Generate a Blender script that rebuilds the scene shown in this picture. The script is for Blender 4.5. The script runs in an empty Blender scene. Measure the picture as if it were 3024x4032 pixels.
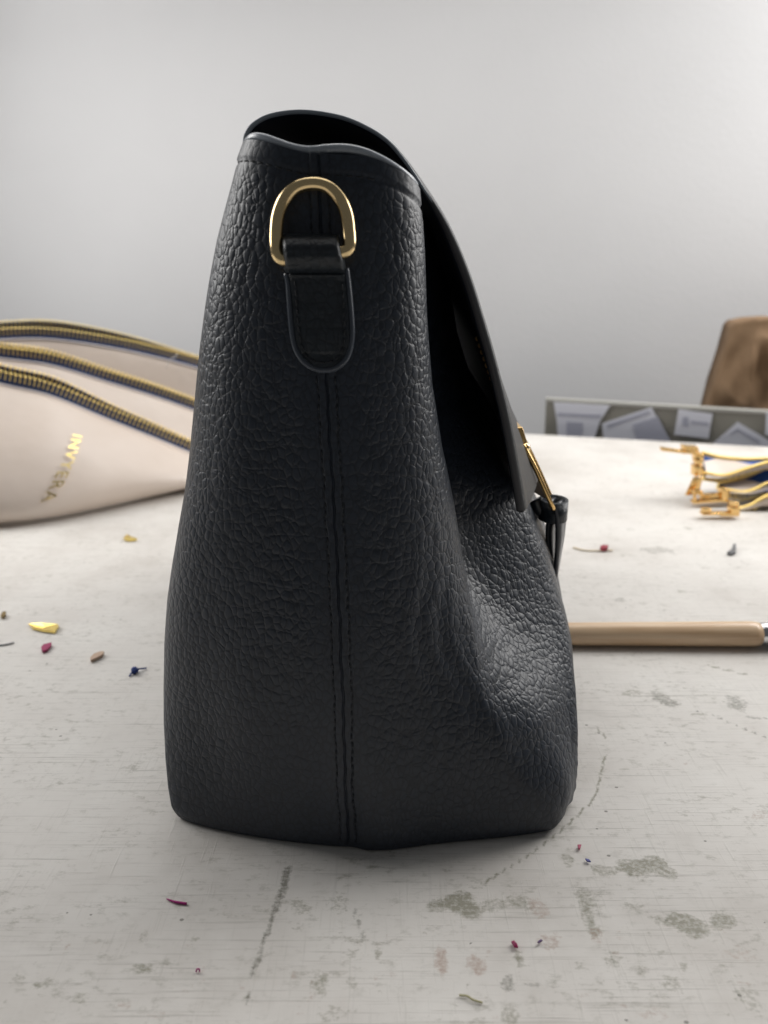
import bpy, bmesh, math, random
import numpy as np
from mathutils import Vector, Matrix, noise as mnoise
random.seed(7); rng = np.random.default_rng(7)
R = math.radians
scene = bpy.context.scene
C = scene.collection

# ------------------------------------------------------------------ camera
H = 0.205; PITCH = R(17.5); F = 2911.0
CP, SP = math.cos(PITCH), math.sin(PITCH)
cam_d = bpy.data.cameras.new('camera'); cam = bpy.data.objects.new('camera', cam_d); C.objects.link(cam)
cam.location = (0, 0, H); cam.rotation_euler = (math.pi/2 - PITCH, 0, 0)
cam_d.sensor_fit = 'VERTICAL'; cam_d.sensor_height = 36.0; cam_d.sensor_width = 27.0
cam_d.lens = 36.0*F/4032.0
cam_d.clip_start = 0.01; cam_d.clip_end = 50
cam_d.dof.use_dof = True; cam_d.dof.focus_distance = 0.285; cam_d.dof.aperture_fstop = 10.5
scene.camera = cam

# ------------------------------------------------------------------ light
w = bpy.data.worlds.new('World'); scene.world = w; w.use_nodes = True
bg = w.node_tree.nodes['Background']; bg.inputs[0].default_value = (0.94, 0.97, 1.0, 1); bg.inputs[1].default_value = 0.08
def area(name, loc, target, sx, sy, power, col):
    l = bpy.data.lights.new(name, 'AREA'); l.shape = 'RECTANGLE'; l.size = sx; l.size_y = sy; l.energy = power; l.color = col
    o = bpy.data.objects.new(name, l); C.objects.link(o); o.location = loc
    d = Vector(target) - Vector(loc); o.rotation_euler = d.to_track_quat('-Z', 'Y').to_euler(); return o
area('window_light', (0.16, 0.92, 0.90), (0.10, 0.50, 0.0), 2.0, 0.45, 5.5, (1.0, 0.99, 0.97))
area('right_window', (0.90, 0.90, 0.62), (0.10, 0.80, 0.12), 0.7, 0.7, 9.0, (1.0, 0.98, 0.955))
area('left_window', (-1.05, 0.80, 0.70), (-0.1, 0.85, 0.12), 0.7, 0.7, 9.5, (1.0, 0.985, 0.965))
area('wall_fill_light', (0.30, 0.95, 1.9), (0.25, 1.34, 0.3), 2.2, 0.4, 5.0, (1.0, 0.985, 0.97))  # added fill lamp out of view, brightens the wall
area('rim_fill_light', (0.05, 0.44, 1.5), (0.05, 0.44, 0.0), 0.7, 0.2, 0.8, (1.0, 1.0, 1.0))  # added overhead panel, put in for a highlight along the bag rim
vs = scene.view_settings; scene.display_settings.display_device = 'sRGB'
vs.view_transform = 'Standard'; vs.look = 'None'; vs.exposure = 0.12; vs.gamma = 1.0

# ------------------------------------------------------------------ helpers
def at(px, py, Y=None, Z=None):
    """pixel of the 3024x4032 photograph -> point at depth Y or at height Z"""
    u = (px-1512)/F; v = (2016-py)/F
    d = Vector((u, CP + v*SP, -SP + v*CP))
    t = (Y/d.y) if Y is not None else ((Z-H)/d.z)
    return Vector((0, 0, H)) + d*t
K = 3024/1659.0                                # on-screen reading scale
def atd(x, y, Y=None, Z=None): return at(x*K, y*K, Y, Z)
def proj_row(Y, Z): return 2016 - F*((Y*SP + (Z-H)*CP)/(Y*CP - (Z-H)*SP))
def depth(Y, Z): return Y*CP - (Z-H)*SP
def link(o, parent=None):
    C.objects.link(o)
    if parent is not None:
        o.parent = parent; o.matrix_parent_inverse = parent.matrix_world.inverted() if False else Matrix.Translation(-Vector(parent.location))
    return o
def tag(o, label=None, cat=None, group=None, kind=None):
    if label: o['label'] = label
    if cat: o['category'] = cat
    if group: o['group'] = group
    if kind: o['kind'] = kind
    return o
def empty(name, loc):
    o = bpy.data.objects.new(name, None); o.location = loc; o.empty_display_size = 0.01; C.objects.link(o); return o
def mesh_obj(name, verts, faces, mat, parent=None, smooth=True):
    me = bpy.data.meshes.new(name); me.from_pydata([tuple(v) for v in verts], [], [tuple(f) for f in faces]); me.update()
    if mat: me.materials.append(mat)
    if smooth: me.polygons.foreach_set('use_smooth', [True]*len(me.polygons))
    return link(bpy.data.objects.new(name, me), parent)
def bm_obj(name, bm, mat, parent=None, smooth=True):
    bmesh.ops.recalc_face_normals(bm, faces=bm.faces)
    me = bpy.data.meshes.new(name); bm.to_mesh(me); bm.free()
    if mat: me.materials.append(mat)
    if smooth: me.polygons.foreach_set('use_smooth', [True]*len(me.polygons))
    return link(bpy.data.objects.new(name, me), parent)
def grid_faces(nr, nc, closed=False):
    f = []
    for i in range(nr-1):
        for j in range(nc if closed else nc-1):
            k = (j+1) % nc
            f.append((i*nc+j, i*nc+k, (i+1)*nc+k, (i+1)*nc+j))
    return f
def smooth_path(pts, n):
    """Catmull-Rom through pts, n samples evenly spaced"""
    P = np.array([tuple(p) for p in pts], float); Q = np.vstack([2*P[0]-P[1], P, 2*P[-1]-P[-2]]); out = []
    for i in range(1, len(Q)-2):
        for t in np.linspace(0, 1, 24, endpoint=False):
            p0, p1, p2, p3 = Q[i-1], Q[i], Q[i+1], Q[i+2]
            out.append(0.5*((2*p1)+(-p0+p2)*t+(2*p0-5*p1+4*p2-p3)*t*t+(-p0+3*p1-3*p2+p3)*t**3))
    out.append(P[-1]); out = np.array(out)
    s = np.r_[0, np.cumsum(np.linalg.norm(np.diff(out, axis=0), axis=1))]
    q = np.linspace(0, s[-1], n)
    return np.stack([np.interp(q, s, out[:, k]) for k in range(out.shape[1])], 1)
def tube_bm(bm, pts, r, seg=10, ry=None, up=None, closed=False, cap=True):
    """r may be a list; ry = radius along 'up' for an elliptical section"""
    pts = [Vector(p) for p in pts]; n = len(pts); rings = []; last = None
    for i, p in enumerate(pts):
        if closed: t = pts[(i+1) % n] - pts[i-1]
        else: t = pts[min(i+1, n-1)] - pts[max(i-1, 0)]
        t.normalize()
        ref = Vector(up) if up is not None else (last if last is not None else (Vector((0, 0, 1)) if abs(t.z) < .9 else Vector((0, 1, 0))))
        a = (ref - t*ref.dot(t)).normalized(); b = t.cross(a); last = a
        ra = r[i] if hasattr(r, '__len__') else r
        rb = (ry[i] if hasattr(ry, '__len__') else ry) if ry is not None else ra
        rings.append([bm.verts.new(p + a*math.cos(k*2*math.pi/seg)*rb + b*math.sin(k*2*math.pi/seg)*ra) for k in range(seg)])
    for i in range(n if closed else n-1):
        A, B = rings[i], rings[(i+1) % n]
        for k in range(seg): bm.faces.new((A[k], A[(k+1) % seg], B[(k+1) % seg], B[k]))
    if cap and not closed:
        bm.faces.new(rings[0][::-1]); bm.faces.new(rings[-1])
def tube(name, pts, r, mat, parent=None, **kw):
    bm = bmesh.new(); tube_bm(bm, pts, r, **kw); return bm_obj(name, bm, mat, parent)
def box_bm(bm, c, size, mat3=None, bevel=0.0):
    m = Matrix.Translation(Vector(c)) @ (mat3.to_4x4() if mat3 is not None else Matrix()) @ Matrix.Diagonal((size[0], size[1], size[2], 1))
    r = bmesh.ops.create_cube(bm, size=1.0, matrix=m)
    if bevel:
        es = list({e for v in r['verts'] for e in v.link_edges})
        bmesh.ops.bevel(bm, geom=es, offset=bevel, segments=2, affect='EDGES', profile=0.6)
def prism_bm(bm, poly, vec, bevel=0.0):
    """extrude polygon (list of 3D points) by vec"""
    a = [bm.verts.new(p) for p in poly]; b = [bm.verts.new(Vector(p)+Vector(vec)) for p in poly]; n = len(poly)
    fs = [bm.faces.new(a[::-1]), bm.faces.new(b)] + [bm.faces.new((a[i], a[(i+1) % n], b[(i+1) % n], b[i])) for i in range(n)]
    if bevel:
        es = list({e for f in fs for e in f.edges})
        bmesh.ops.bevel(bm, geom=es, offset=bevel, segments=2, affect='EDGES', profile=0.6)
def sstep(a, b, x):
    t = np.clip((x-a)/(b-a), 0, 1); return t*t*(3-2*t)

# ------------------------------------------------------------------ materials
def mat(name, col, rough=0.5, metal=0.0, spec=0.5):
    m = bpy.data.materials.new(name); m.use_nodes = True; b = m.node_tree.nodes['Principled BSDF']
    b.inputs['Base Color'].default_value = (*col, 1); b.inputs['Roughness'].default_value = rough
    b.inputs['Metallic'].default_value = metal; b.inputs['Specular IOR Level'].default_value = spec
    return m
class NT:
    def __init__(s, m): s.t = m.node_tree; s.b = s.t.nodes['Principled BSDF']
    def n(s, typ, **kw):
        x = s.t.nodes.new(typ)
        for k, v in kw.items():
            if k in x.inputs: x.inputs[k].default_value = v
            else: setattr(x, k, v)
        return x
    def l(s, a, b): s.t.links.new(a, b)
    def math(s, op, a, b=None, c=None):
        x = s.t.nodes.new('ShaderNodeMath'); x.operation = op
        for i, v in enumerate((a, b, c)):
            if v is None: continue
            if isinstance(v, (int, float)): x.inputs[i].default_value = v
            else: s.l(v, x.inputs[i])
        return x.outputs[0]
    def vmath(s, op, a, b=None, scale=None):
        x = s.t.nodes.new('ShaderNodeVectorMath'); x.operation = op
        for i, v in enumerate((a, b)):
            if v is None: continue
            if isinstance(v, (tuple, list)): x.inputs[i].default_value = v
            else: s.l(v, x.inputs[i])
        if scale is not None: x.inputs['Scale'].default_value = scale
        return x.outputs[0]
    def coord(s, scale=(1, 1, 1), rot=(0, 0, 0), out='Object'):
        tc = s.t.nodes.new('ShaderNodeTexCoord'); mp = s.t.nodes.new('ShaderNodeMapping')
        mp.inputs['Scale'].default_value = scale; mp.inputs['Rotation'].default_value = rot
        s.l(tc.outputs[out], mp.inputs[0]); return mp.outputs[0]
    def ramp(s, fac, stops):
        x = s.t.nodes.new('ShaderNodeValToRGB'); e = x.color_ramp.elements
        for i, (p, c) in enumerate(stops):
            if i < 2: el = e[i]; el.position = p
            else: el = e.new(p)
            el.color = (*c, 1) if len(c) == 3 else c
        s.l(fac, x.inputs[0]); return x.outputs[0]
    def mix(s, fac, a, b, mode='MIX'):
        x = s.t.nodes.new('ShaderNodeMix'); x.data_type = 'RGBA'; x.blend_type = mode
        for k, v in ((0, fac), (6, a), (7, b)):
            if isinstance(v, (int, float)): x.inputs[k].default_value = v
            elif isinstance(v, tuple): x.inputs[k].default_value = (*v, 1)
            else: s.l(v, x.inputs[k])
        return x.outputs[2]
    def bump(s, h, dist, strength=1.0):
        x = s.t.nodes.new('ShaderNodeBump'); x.inputs['Distance'].default_value = dist; x.inputs['Strength'].default_value = strength
        s.l(h, x.inputs['Height']); s.l(x.outputs[0], s.b.inputs['Normal']); return x

def leather(name, col, rough=0.42, grain=1.0, cell=350):
    m = mat(name, col, rough, 0, 0.5); t = NT(m)
    co = t.coord()
    wn = t.n('ShaderNodeTexNoise', Scale=55.0, Detail=1.5); t.l(co, wn.inputs['Vector'])
    wv = t.vmath('SCALE', t.vmath('SUBTRACT', wn.outputs['Color'], (0.5, 0.5, 0.5)), scale=0.0034)
    wn2 = t.n('ShaderNodeTexNoise', Scale=420.0, Detail=1.0); t.l(co, wn2.inputs['Vector'])
    wv2 = t.vmath('SCALE', t.vmath('SUBTRACT', wn2.outputs['Color'], (0.5, 0.5, 0.5)), scale=0.0011)
    p = t.vmath('ADD', t.vmath('ADD', co, wv), wv2)
    mp = t.n('ShaderNodeMapping'); mp.inputs['Rotation'].default_value = (0, R(-28), 0); mp.inputs['Scale'].default_value = (1.2, 0.95, 0.78)
    t.l(p, mp.inputs[0])
    v1 = t.n('ShaderNodeTexVoronoi', feature='DISTANCE_TO_EDGE', Scale=float(cell), Randomness=0.9); t.l(mp.outputs[0], v1.inputs['Vector'])
    vs_ = t.n('ShaderNodeTexVoronoi', feature='SMOOTH_F1', Scale=float(cell), Randomness=0.9, Smoothness=0.35); t.l(mp.outputs[0], vs_.inputs['Vector'])
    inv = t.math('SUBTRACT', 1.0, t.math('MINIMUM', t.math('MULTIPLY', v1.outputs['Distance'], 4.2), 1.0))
    h1 = t.math('ADD', t.math('SUBTRACT', 0.5, t.math('MULTIPLY', t.math('POWER', inv, 1.6), 0.5)), t.math('MULTIPLY', t.math('POWER', vs_.outputs['Distance'], 2.0), -1.15))
    mp2 = t.n('ShaderNodeMapping'); mp2.inputs['Rotation'].default_value = (0, R(-42), 0); mp2.inputs['Scale'].default_value = (0.40, 1.0, 1.35)
    t.l(p, mp2.inputs[0])
    v2 = t.n('ShaderNodeTexVoronoi', feature='DISTANCE_TO_EDGE', Scale=cell*0.36); t.l(mp2.outputs[0], v2.inputs['Vector'])
    inv2 = t.math('SUBTRACT', 1.0, t.math('MINIMUM', t.math('MULTIPLY', v2.outputs['Distance'], 7.0), 1.0))
    h2 = t.math('SUBTRACT', 1.0, t.math('POWER', inv2, 2.0))
    nf = t.n('ShaderNodeTexNoise', Scale=1500.0, Detail=3.0); t.l(co, nf.inputs['Vector'])
    big = t.n('ShaderNodeTexNoise', Scale=24.0, Detail=2.0); t.l(co, big.inputs['Vector'])
    amp = t.math('ADD', t.math('MULTIPLY', big.outputs['Fac'], 0.9), 0.5)
    h = t.math('ADD', t.math('MULTIPLY', t.math('ADD', h1, t.math('MULTIPLY', h2, 0.45)), amp), t.math('MULTIPLY', nf.outputs['Fac'], 0.05))
    at_ = t.n('ShaderNodeAttribute', attribute_name='grain')
    if grain == 'attr': h = t.math('MULTIPLY', h, at_.outputs['Fac']); gs = 1.0
    else: gs = grain
    t.bump(h, 0.00023*gs, 1.0)
    c = t.mix(t.math('SUBTRACT', 1.0, t.math('POWER', inv, 1.8)), tuple(x*0.6 for x in col), col)  # grain grooves coloured darker: painted shade that the bump does not give
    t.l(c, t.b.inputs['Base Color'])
    rr = t.math('ADD', rough-0.06, t.math('MULTIPLY', nf.outputs['Fac'], 0.14)); t.l(rr, t.b.inputs['Roughness'])
    return m
M = {}
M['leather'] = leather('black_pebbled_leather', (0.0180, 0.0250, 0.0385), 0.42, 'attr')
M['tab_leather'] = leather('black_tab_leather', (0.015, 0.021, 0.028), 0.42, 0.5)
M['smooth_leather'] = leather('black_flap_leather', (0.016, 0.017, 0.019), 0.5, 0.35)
M['suede'] = mat('black_lining_suede', (0.013, 0.018, 0.029), 0.8, 0, 0.25)
M['edge'] = mat('black_edge_paint', (0.022, 0.026, 0.034), 0.30)
M['rim'] = mat('rim_edge_highlight', (0.27, 0.30, 0.34), 0.25, 0, 0.6)  # pale grey-blue stands in for a highlight on the dark edge
M['flap_edge'] = mat('flap_turned_edge', (0.045, 0.045, 0.050), 0.45)
M['thread'] = mat('black_thread', (0.010, 0.013, 0.018), 0.6)
M['gold_thread'] = mat('tan_thread', (0.42, 0.27, 0.12), 0.6)
def gold(name, col, rough):
    m = mat(name, col, rough, 1.0); t = NT(m)
    n = t.n('ShaderNodeTexNoise', Scale=260.0, Detail=3.0); t.l(t.coord(), n.inputs['Vector'])
    t.l(t.math('ADD', rough-0.04, t.math('MULTIPLY', n.outputs['Fac'], 0.08)), t.b.inputs['Roughness']); return m
M['brass'] = gold('pale_gold_metal', (0.92, 0.70, 0.38), 0.21)
M['gold'] = gold('warm_gold_metal', (0.88, 0.58, 0.24), 0.20)
M['zip'] = gold('gold_zip_metal', (0.95, 0.74, 0.29), 0.32)
M['taupe'] = mat('taupe_leather', (0.10, 0.085, 0.075), 0.6)

def m_cream():
    m = mat('cream_soft_leather', (0.66, 0.565, 0.50), 0.40); t = NT(m)
    n = t.n('ShaderNodeTexNoise', Scale=14.0, Detail=3.0); t.l(t.coord(), n.inputs['Vector'])
    n2 = t.n('ShaderNodeTexNoise', Scale=700.0, Detail=2.0); t.l(t.coord(), n2.inputs['Vector'])
    t.l(t.ramp(n.outputs['Fac'], [(0.3, (0.68, 0.575, 0.495)), (0.7, (0.75, 0.65, 0.575))]), t.b.inputs['Base Color'])
    t.bump(t.math('ADD', n.outputs['Fac'], t.math('MULTIPLY', n2.outputs['Fac'], 0.02)), 0.004, 0.6); return m
M['cream'] = m_cream()
M['cream_edge'] = mat('cream_cut_edge', (0.72, 0.68, 0.70), 0.5)
M['tape'] = mat('navy_zip_tape', (0.022, 0.045, 0.14), 0.75)
M['blue'] = mat('blue_lining', (0.02, 0.09, 0.36), 0.7)
M['foil'] = gold('gold_foil', (0.92, 0.72, 0.24), 0.3)
M['plastic'] = mat('clear_plastic', (0.95, 0.95, 0.95), 0.15); M['plastic'].node_tree.nodes['Principled BSDF'].inputs['Transmission Weight'].default_value = 0.9
M['board'] = mat('grey_board', (0.24, 0.23, 0.20), 0.6)
M['paper'] = mat('white_paper', (0.60, 0.61, 0.68), 0.7)
M['print'] = mat('grey_print', (0.36, 0.37, 0.45), 0.7)
def m_kraft():
    m = mat('brown_kraft_paper', (0.17, 0.11, 0.065), 0.95, 0, 0.1); t = NT(m)
    n = t.n('ShaderNodeTexNoise', Scale=30.0, Detail=4.0); t.l(t.coord(), n.inputs['Vector'])
    t.l(t.ramp(n.outputs['Fac'], [(0.3, (0.19, 0.122, 0.073)), (0.7, (0.26, 0.172, 0.105))]), t.b.inputs['Base Color']); return m
M['kraft'] = m_kraft()
def m_wood():
    m = mat('pale_lacquered_wood', (0.72, 0.54, 0.37), 0.28); t = NT(m)
    n = t.n('ShaderNodeTexNoise', Scale=60.0, Detail=4.0); t.l(t.coord((0.25, 6, 6)), n.inputs['Vector'])
    t.l(t.ramp(n.outputs['Fac'], [(0.3, (0.66, 0.44, 0.26)), (0.55, (0.80, 0.58, 0.38)), (0.75, (0.83, 0.64, 0.45))]), t.b.inputs['Base Color']); return m
M['wood'] = m_wood()
M['steel'] = mat('polished_steel', (0.75, 0.75, 0.76), 0.18, 1.0)
def m_wall():
    m = mat('painted_wall', (0.62, 0.62, 0.63), 0.75); t = NT(m)
    n = t.n('ShaderNodeTexNoise', Scale=3.0, Detail=5.0); t.l(t.coord(), n.inputs['Vector'])
    t.l(t.ramp(n.outputs['Fac'], [(0.3, (0.60, 0.60, 0.61)), (0.7, (0.64, 0.64, 0.65))]), t.b.inputs['Base Color'])
    n2 = t.n('ShaderNodeTexNoise', Scale=120.0, Detail=3.0); t.l(t.coord(), n2.inputs['Vector']); t.bump(n2.outputs['Fac'], 0.001, 0.4); return m
M['wall'] = m_wall()
def m_table():
    m = mat('worn_white_board', (0.74, 0.74, 0.72), 0.55); t = NT(m)
    base = (0.76, 0.755, 0.735)
    a = t.n('ShaderNodeAttribute', attribute_name='dirt'); sep = t.n('ShaderNodeSeparateColor'); t.l(a.outputs['Color'], sep.inputs[0])
    # broad mottling
    n0 = t.n('ShaderNodeTexNoise', Scale=9.0, Detail=5.0, Roughness=0.65); t.l(t.coord(), n0.inputs['Vector'])
    col = t.ramp(n0.outputs['Fac'], [(0.30, (0.55, 0.515, 0.475)), (0.5, (0.68, 0.650, 0.612)), (0.72, (0.75, 0.728, 0.69))])
    # fine knife-scratch grain, two directions
    def lines(rot, sc, lo, hi):
        n = t.n('ShaderNodeTexNoise', Scale=1.0, Detail=3.0, Roughness=0.6); t.l(t.coord(sc, (0, 0, R(rot))), n.inputs['Vector'])
        return t.ramp(n.outputs['Fac'], [(lo, (0, 0, 0)), (hi, (1, 1, 1))])
    L1 = lines(9, (26, 900, 1), 0.56, 0.74); L2 = lines(11, (8, 420, 1), 0.60, 0.76)
    L3 = lines(-16, (620, 40, 1), 0.58, 0.78); L4 = lines(-4, (500, 18, 1), 0.62, 0.8)
    patch = t.n('ShaderNodeTexNoise', Scale=22.0, Detail=3.0); t.l(t.coord(), patch.inputs['Vector'])
    pm = t.ramp(patch.outputs['Fac'], [(0.30, (0.25,)*3), (0.62, (1, 1, 1))])
    for L, c, k in ((L1, (0.40, 0.38, 0.35), 0.72), (L2, (0.42, 0.40, 0.36), 0.72), (L3, (0.50, 0.48, 0.44), 0.52), (L4, (0.45, 0.43, 0.40), 0.46)):
        col = t.mix(t.math('MULTIPLY', t.math('MULTIPLY', L, pm), k), col, c)
    gn = t.n('ShaderNodeTexNoise', Scale=260.0, Detail=5.0, Roughness=0.75); t.l(t.coord((0.6, 1.2, 1), (0, 0, R(9))), gn.inputs['Vector'])
    gm = t.n('ShaderNodeTexNoise', Scale=30.0, Detail=4.0, Roughness=0.7); t.l(t.coord((0.7, 1.5, 1), (0, 0, R(9))), gm.inputs['Vector'])
    grime = t.math('MULTIPLY', t.ramp(gn.outputs['Fac'], [(0.52, (0, 0, 0)), (0.72, (1, 1, 1))]), t.ramp(gm.outputs['Fac'], [(0.38, (0, 0, 0)), (0.62, (1, 1, 1))]))
    col = t.mix(t.math('MULTIPLY', grime, 0.9), col, (0.30, 0.285, 0.235))
    # specks
    sp = t.n('ShaderNodeTexVoronoi', feature='F1', Scale=75.0); t.l(t.coord((1, 1.4, 1)), sp.inputs['Vector'])
    spn = t.n('ShaderNodeTexNoise', Scale=14.0); t.l(t.coord(), spn.inputs['Vector'])
    spm = t.math('MULTIPLY', t.math('LESS_THAN', sp.outputs['Distance'], 0.055), t.math('GREATER_THAN', spn.outputs['Fac'], 0.52))
    col = t.mix(t.math('MULTIPLY', spm, 0.75), col, (0.13, 0.12, 0.10))
    # stains placed by hand: R olive-grey, G pinkish brown, B dark line marks
    br = t.n('ShaderNodeTexNoise', Scale=620.0, Detail=4.0, Roughness=0.7); t.l(t.coord((0.8, 1.15, 1), (0, 0, R(9))), br.inputs['Vector'])
    br2 = t.n('ShaderNodeTexNoise', Scale=120.0, Detail=4.0, Roughness=0.7); t.l(t.coord((0.8, 1.2, 1)), br2.inputs['Vector'])
    bb = t.math('ADD', t.math('MULTIPLY', br.outputs['Fac'], 0.78), t.math('MULTIPLY', br2.outputs['Fac'], 0.22))
    for ch, c, k, lo in (('Red', (0.235, 0.225, 0.165), 1.0, 0.44), ('Green', (0.40, 0.29, 0.235), 0.9, 0.45), ('Blue', (0.13, 0.125, 0.095), 0.9, 0.36)):
        f = t.math('MULTIPLY', t.ramp(t.math('ADD', bb, t.math('MULTIPLY', t.math('SUBTRACT', sep.outputs[ch], 0.5), 0.55)), [(lo, (0, 0, 0)), (lo+0.24, (1, 1, 1))]), k)
        f = t.math('MULTIPLY', f, t.math('MINIMUM', t.math('MULTIPLY', sep.outputs[ch], 3.0), 0.85))
        col = t.mix(f, col, c)
    t.l(col, t.b.inputs['Base Color'])
    gr = t.math('ADD', t.math('ADD', L1, L3), t.math('MULTIPLY', br.outputs['Fac'], 0.5))
    t.bump(gr, 0.00012, 0.6); return m
M['table'] = m_table()
M['dark'] = mat('table_underside', (0.10, 0.09, 0.08), 0.8)

# ------------------------------------------------------------------ setting: wall and table
EA = at(2150, 1713, Z=0.0); EB = at(3024, 1760, Z=0.0)
def yfar(x): return EA.y + (EB.y-EA.y)*(x-EA.x)/(EB.x-EA.x)
sl = (EB.y-EA.y)/(EB.x-EA.x)
WOFF = 0.34
wv = [(-3.0, yfar(-3.0)+WOFF, -1.0), (3.0, yfar(3.0)+WOFF, -1.0), (3.0, yfar(3.0)+WOFF, 2.6), (-3.0, yfar(-3.0)+WOFF, 2.6)]
wn_ = Vector((sl, -1, 0)).normalized()
bm = bmesh.new(); prism_bm(bm, wv, -wn_*0.08)
tag(bm_obj('wall', bm, M['wall'], smooth=False), 'plain pale grey painted wall behind the work table', kind='structure')

xs_ = np.unique(np.r_[np.linspace(-1.3, -0.46, 24), np.linspace(-0.46, 0.46, 600), np.linspace(0.46, 1.3, 24)])
tt = np.linspace(0, 1, 560); rows = []
XX, TT = np.meshgrid(xs_, tt)
y0 = -0.25
kk = 1.9
YF = np.array([yfar(x) for x in xs_])[None, :]
fr = (np.exp(kk*TT)-1)/(math.exp(kk)-1)
YY = y0 + (YF-y0)*fr
dirt = np.zeros((*XX.shape, 3))
def stain(px, py, rx, ry, ch=0, a=1.0, rot=0.0, soft=0.5):
    """blot of dirt on the board, centre (px,py), half sizes in picture px converted to metres on the board"""
    c = at(px, py, Z=0); ex = abs(at(px+rx, py, Z=0).x-c.x); ey = abs(at(px, py+ry, Z=0).y-c.y)
    dx, dy = XX-c.x, YY-c.y; ca, sa = math.cos(R(rot)), math.sin(R(rot))
    u, v = (dx*ca+dy*sa)/ex, (-dx*sa+dy*ca)/ey
    wob = 0.18*np.sin(dx*420+dy*160+px)+0.14*np.sin(dy*610-dx*230+py)
    d = np.sqrt(u*u+v*v)+wob
    dirt[..., ch] = np.maximum(dirt[..., ch], a*(1-sstep(1-soft, 1.12, d)))
def streak(pts, wpx, ch=2, a=1.0):
    P = np.array([at(x, y, Z=0).to_tuple()[:2] for x, y in pts])
    c = at(*pts[0], Z=0); wm = abs(at(pts[0][0]+wpx, pts[0][1], Z=0).x-c.x)
    D = np.full(XX.shape, 9.0); wm *= 1.35
    for p, q in zip(P[:-1], P[1:]):
        d = q-p; L2 = (d@d); s = np.clip(((XX-p[0])*d[0]+(YY-p[1])*d[1])/L2, 0, 1)
        D = np.minimum(D, np.hypot(XX-p[0]-s*d[0], YY-p[1]-s*d[1]))
    dirt[..., ch] = np.maximum(dirt[..., ch], a*(1-sstep(0.35*wm, 1.2*wm, D)))
# right foreground
stain(2540, 3415, 130, 60, 0, .75); stain(2360, 3425, 90, 32, 0, .6); stain(2235, 3385, 34, 34, 0, .6)
stain(1800, 3565, 120, 62, 0, .8); stain(2000, 3560, 150, 45, 0, .55); stain(2130, 3570, 60, 50, 1, .6)
stain(2720, 3640, 150, 55, 0, .75); stain(2600, 3620, 90, 24, 0, .6); stain(2830, 3625, 70, 60, 0, .7)
stain(2310, 3540, 45, 60, 0, .6); streak([(2290, 3520), (2310, 3600), (2340, 3680)], 24, 0, .7); stain(2440, 3570, 110, 20, 0, .6)
stain(1740, 3770, 34, 75, 1, .75); stain(1870, 3800, 50, 60, 1, .7, 30); stain(2175, 3710, 65, 65, 1, .6); stain(2040, 3770, 26, 40, 0, .7)
stain(2420, 3770, 60, 50, 0, .55); stain(2530, 3830, 36, 40, 0, .5); stain(2690, 3800, 24, 40, 0, .7); stain(2350, 3680, 34, 60, 1, .55)
stain(2000, 3880, 45, 50, 2, .5); stain(2090, 3885, 60, 18, 2, .45); stain(2010, 3990, 50, 55, 0, .6); stain(2560, 4000, 90, 40, 1, .5)
stain(2900, 3760, 110, 40, 1, .5); stain(2960, 3930, 70, 90, 0, .5); stain(2650, 3880, 60, 50, 0, .5); stain(2980, 3205, 60, 36, 1, .55)
# left and centre foreground
streak([(1135, 3420), (1115, 3500), (1085, 3580)], 16, 2, .62); streak([(1085, 3580), (1060, 3650), (1030, 3740), (990, 3850)], 11, 2, .6)
streak([(965, 3960), (980, 3900)], 9, 2, .6)
stain(1180, 3570, 70, 40, 0, .5); stain(1330, 3560, 60, 60, 0, .5); streak([(1395, 3575), (1415, 3650), (1430, 3705)], 10, 2, .5); stain(1490, 3750, 26, 45, 0, .6)
stain(1270, 3880, 55, 90, 0, .55); stain(1290, 3990, 70, 60, 0, .55); stain(1390, 3985, 70, 30, 0, .5)
stain(565, 3808, 55, 24, 0, .75); stain(730, 3910, 34, 34, 1, .6); stain(680, 3840, 30, 45, 0, .5); stain(165, 3880, 60, 40, 0, .7)
stain(480, 3960, 60, 34, 1, .6); stain(320, 3935, 60, 34, 0, .5); stain(620, 3995, 60, 22, 1, .5); stain(260, 3740, 18, 36, 1, .7)
stain(370, 3440, 50, 26, 1, .3); stain(60, 3850, 50, 26, 0, .5); stain(480, 3280, 90, 14, 0, .4)
# marks to the right of the bag
streak([(2345, 2860), (2385, 2905)], 7, 0, .8); streak([(2385, 2965), (2372, 3020), (2352, 3110)], 6, 0, .85); streak([(2352, 3110), (2320, 3165), (2260, 3225), (2190, 3285), (2080, 3370), (1900, 3480)], 6, 0, .85)
streak([(2790, 2620), (2860, 2640), (2940, 2655)], 9, 0, .8); streak([(2620, 2680), (2700, 2712), (2800, 2745), (2900, 2780)], 7, 0, .6)
streak([(2780, 2805), (2850, 2835), (2930, 2870), (3010, 2900)], 6, 2, .55); streak([(2720, 2815), (2790, 2808)], 10, 0, .75); streak([(2900, 2815), (3020, 2832)], 9, 2, .5)
stain(2600, 2745, 50, 30, 2, .5); stain(2630, 2770, 60, 14, 2, .6); stain(2500, 2725, 50, 26, 0, .5); stain(2460, 2735, 30, 12, 0, .6); stain(2500, 2790, 60, 18, 0, .35)
stain(2910, 2775, 50, 36, 2, .5); stain(2890, 2750, 40, 20, 2, .45); streak([(2640, 2990), (2740, 3020), (2750, 3035)], 7, 1, .5); stain(2950, 2880, 60, 36, 1, .35)
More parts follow.
